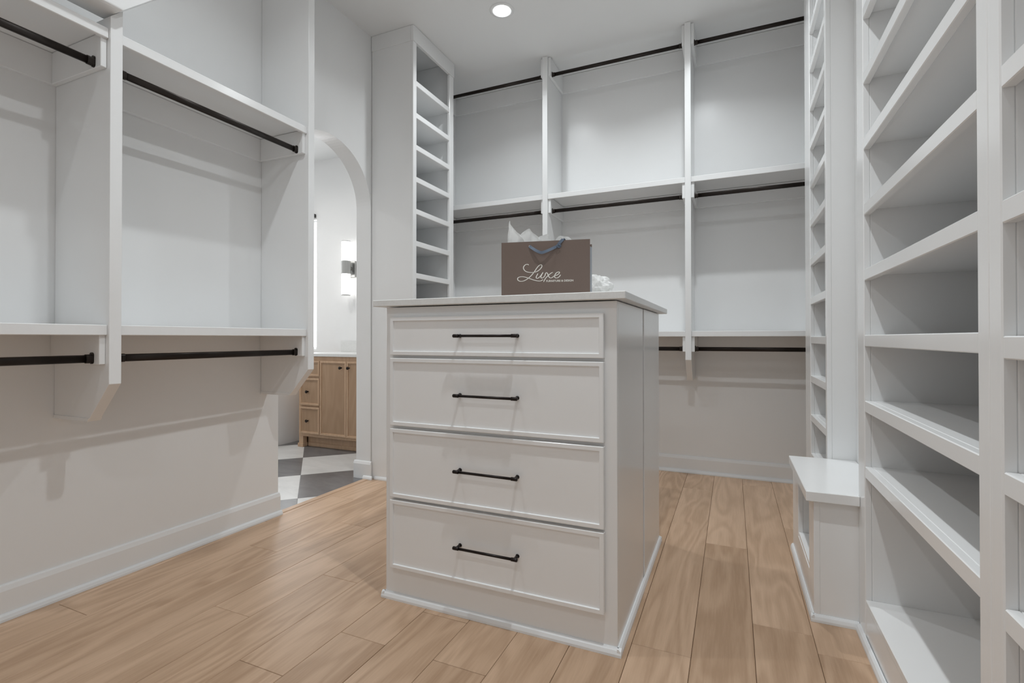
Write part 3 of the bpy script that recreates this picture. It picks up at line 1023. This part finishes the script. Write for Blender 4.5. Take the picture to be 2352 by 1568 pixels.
can(-1.339, 2.880, ZC, 8.5 * CAN_WATT, CAN_SPREAD, 'round recessed ceiling light between the narrow shelf tower and the island')
can(-0.208, 2.850, ZC, 11.0 * CAN_WATT, CAN_SPREAD, 'round recessed ceiling light between the island and the back right tower')
can(-1.345, 1.120, ZC, 6.5 * CAN_WATT, CAN_SPREAD, 'round recessed ceiling light in front of the left hanging unit')
can(-0.208, 1.120, ZC, 15.0 * CAN_WATT, CAN_SPREAD, 'round recessed ceiling light in front of the double-stile shelf towers')
can(-1.345, -0.610, ZC, 3.5 * CAN_WATT, CAN_SPREAD, 'round recessed ceiling light by the entry wall on the hanging side')
can(-0.208, -0.610, ZC, 4.0 * CAN_WATT, CAN_SPREAD, 'round recessed ceiling light by the entry wall on the shelf side')
can(-3.25, 2.55, BZ, BATH_WATT, 160.0, 'added unseen fill light in the bathroom ceiling in front of the vanity')  # out-of-view lamp added to brighten the bathroom
can(-4.15, 2.55, BZ, BATH_WATT, 160.0, 'added unseen fill light in the bathroom ceiling above the tub')  # likewise added out of view as bathroom fill

# ------------------------------------------------------------------ bathroom vanity
VX0, VX1, VY0, VY1 = -3.564, -2.470, 3.337, 3.892
VA = thing('vanity_cabinet', ((VX0 + VX1) / 2, (VY0 + VY1) / 2, 0), 'light oak bathroom vanity cabinet with dark round knobs seen through the arch', 'cabinet')
box('carcass', VX0 + 0.006, VX1, VY0 + 0.019, VY1, 0.100, 0.809, 'vanity', VA, bev=0)
box('face_frame', VX0, VX1, VY0, VY0 + 0.019, 0.098, 0.810, 'vanity', VA, bev=0.001)
box('side_panel', VX0, VX0 + 0.018, VY0 + 0.019, VY1, 0.0, 0.810, 'vanity', VA, bev=0.001)
box('foot', VX0, VX0 + 0.050, VY0 + 0.001, VY0 + 0.045, 0.0, 0.098, 'vanity', VA, bev=0.0015)
box('plinth_block', VX0 - 0.008, VX0 + 0.056, VY0 - 0.008, VY0 + 0.050, 0.0, 0.034, 'vanity', VA, bev=0.003)
box('toe_kick', VX0 + 0.050, VX1, VY0 + 0.060, VY0 + 0.075, 0.0, 0.098, 'vanity', VA, bev=0)
box('toe_moulding', VX0 + 0.056, VX1, VY0 + 0.050, VY0 + 0.060, 0.0, 0.034, 'vanity', VA, bev=0.003)


def knob(parent, x, y, z):
    bm = bm_lathe((x, y, z), (0, -1, 0), [(0.0, 0.0), (0.007, 0.0), (0.0065, 0.003), (0.0045, 0.008), (0.0045, 0.013), (0.0120, 0.017), (0.0135, 0.021), (0.0120, 0.026), (0.0, 0.028)], 20)
    bmesh.ops.recalc_face_normals(bm, faces=bm.faces)
    link_bm('knob', bm, 'pull', parent, smooth=True)


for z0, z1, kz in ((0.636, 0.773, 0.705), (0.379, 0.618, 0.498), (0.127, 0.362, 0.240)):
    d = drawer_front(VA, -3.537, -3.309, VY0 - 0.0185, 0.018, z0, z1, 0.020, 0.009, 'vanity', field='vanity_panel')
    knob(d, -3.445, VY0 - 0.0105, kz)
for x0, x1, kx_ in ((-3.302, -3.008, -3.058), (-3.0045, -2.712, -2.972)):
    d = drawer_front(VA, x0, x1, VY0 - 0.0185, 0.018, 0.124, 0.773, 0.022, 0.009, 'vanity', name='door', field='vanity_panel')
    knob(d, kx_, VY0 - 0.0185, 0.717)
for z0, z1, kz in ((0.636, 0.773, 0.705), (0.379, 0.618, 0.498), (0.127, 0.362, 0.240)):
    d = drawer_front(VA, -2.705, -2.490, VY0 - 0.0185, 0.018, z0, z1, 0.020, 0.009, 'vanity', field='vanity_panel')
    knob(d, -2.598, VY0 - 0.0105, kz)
vt = box('countertop', VX0 - 0.012, VX1 + 0.012, VY0 - 0.022, VY1, 0.811, 0.837, 'slab', None, bev=0.002)
tag(vt, 'white stone vanity top with a low backsplash in the bathroom', 'countertop')
box('backsplash', VX0 - 0.012, VX1 + 0.012, VY1 - 0.018, VY1, 0.837, 0.938, 'slab', vt, bev=0.0015)

# sconce
SX, SY = -3.443, 3.797
SC = thing('wall_sconce', (SX, BY1, 1.65), 'lit double tube wall sconce with brushed nickel band above the vanity', 'wall light')
box('backplate', SX - 0.050, SX + 0.050, BY1 - 0.030, BY1 - 0.001, 1.572, 1.732, 'nickel', SC, bev=0.003)
link_bm('arm', bm_cyl((SX, BY1 - 0.03, 1.657), (SX, SY, 1.657), 0.018), 'nickel', SC, smooth=False)
link_bm('metal_band', bm_lathe((SX, SY, 1.597), (0, 0, 1), [(0.0, 0), (0.046, 0), (0.046, 0.126), (0.0, 0.126)], 32), 'nickel', SC)
for z0, z1 in ((1.395, 1.597), (1.723, 1.912)):
    g = link_bm('glass_tube', bm_lathe((SX, SY, z0), (0, 0, 1), [(0.042, 0), (0.042, z1 - z0)], 32), 'sconce', SC, smooth=True)
    g['label'] = 'glowing white glass tube'
for z0, z1 in ((1.389, 1.395), (1.912, 1.918)):
    link_bm('end_cap', bm_lathe((SX, SY, z0), (0, 0, 1), [(0.0, 0), (0.043, 0), (0.043, z1 - z0), (0.0, z1 - z0)], 32), 'nickel', SC)

# bathtub under the window: outer apron, rim and hollow basin
TX0, TX1, TY0, TY1, TZ = -4.72, -3.766, 2.05, 3.890, 0.58
bm = bm_box(TX0, TX1, TY0, TY1, 0.0, TZ, 0.0)
f = max(bm.faces, key=lambda q: q.calc_center_median().z)
bmesh.ops.inset_region(bm, faces=[f], thickness=0.075, depth=0)
bmesh.ops.inset_region(bm, faces=[f], thickness=0.060, depth=0)
bmesh.ops.translate(bm, verts=f.verts, vec=(0, 0, -0.42))
bmesh.ops.bevel(bm, geom=[e for e in bm.edges if e.calc_face_angle(0) > 0.3 and max(v.co.z for v in e.verts) > 0.1], offset=0.012, segments=3, affect='EDGES')
tb = link_bm('bathtub', bm, 'tub', None)
tag(tb, 'white bathtub with a flat apron next to the oak vanity', 'bathtub')
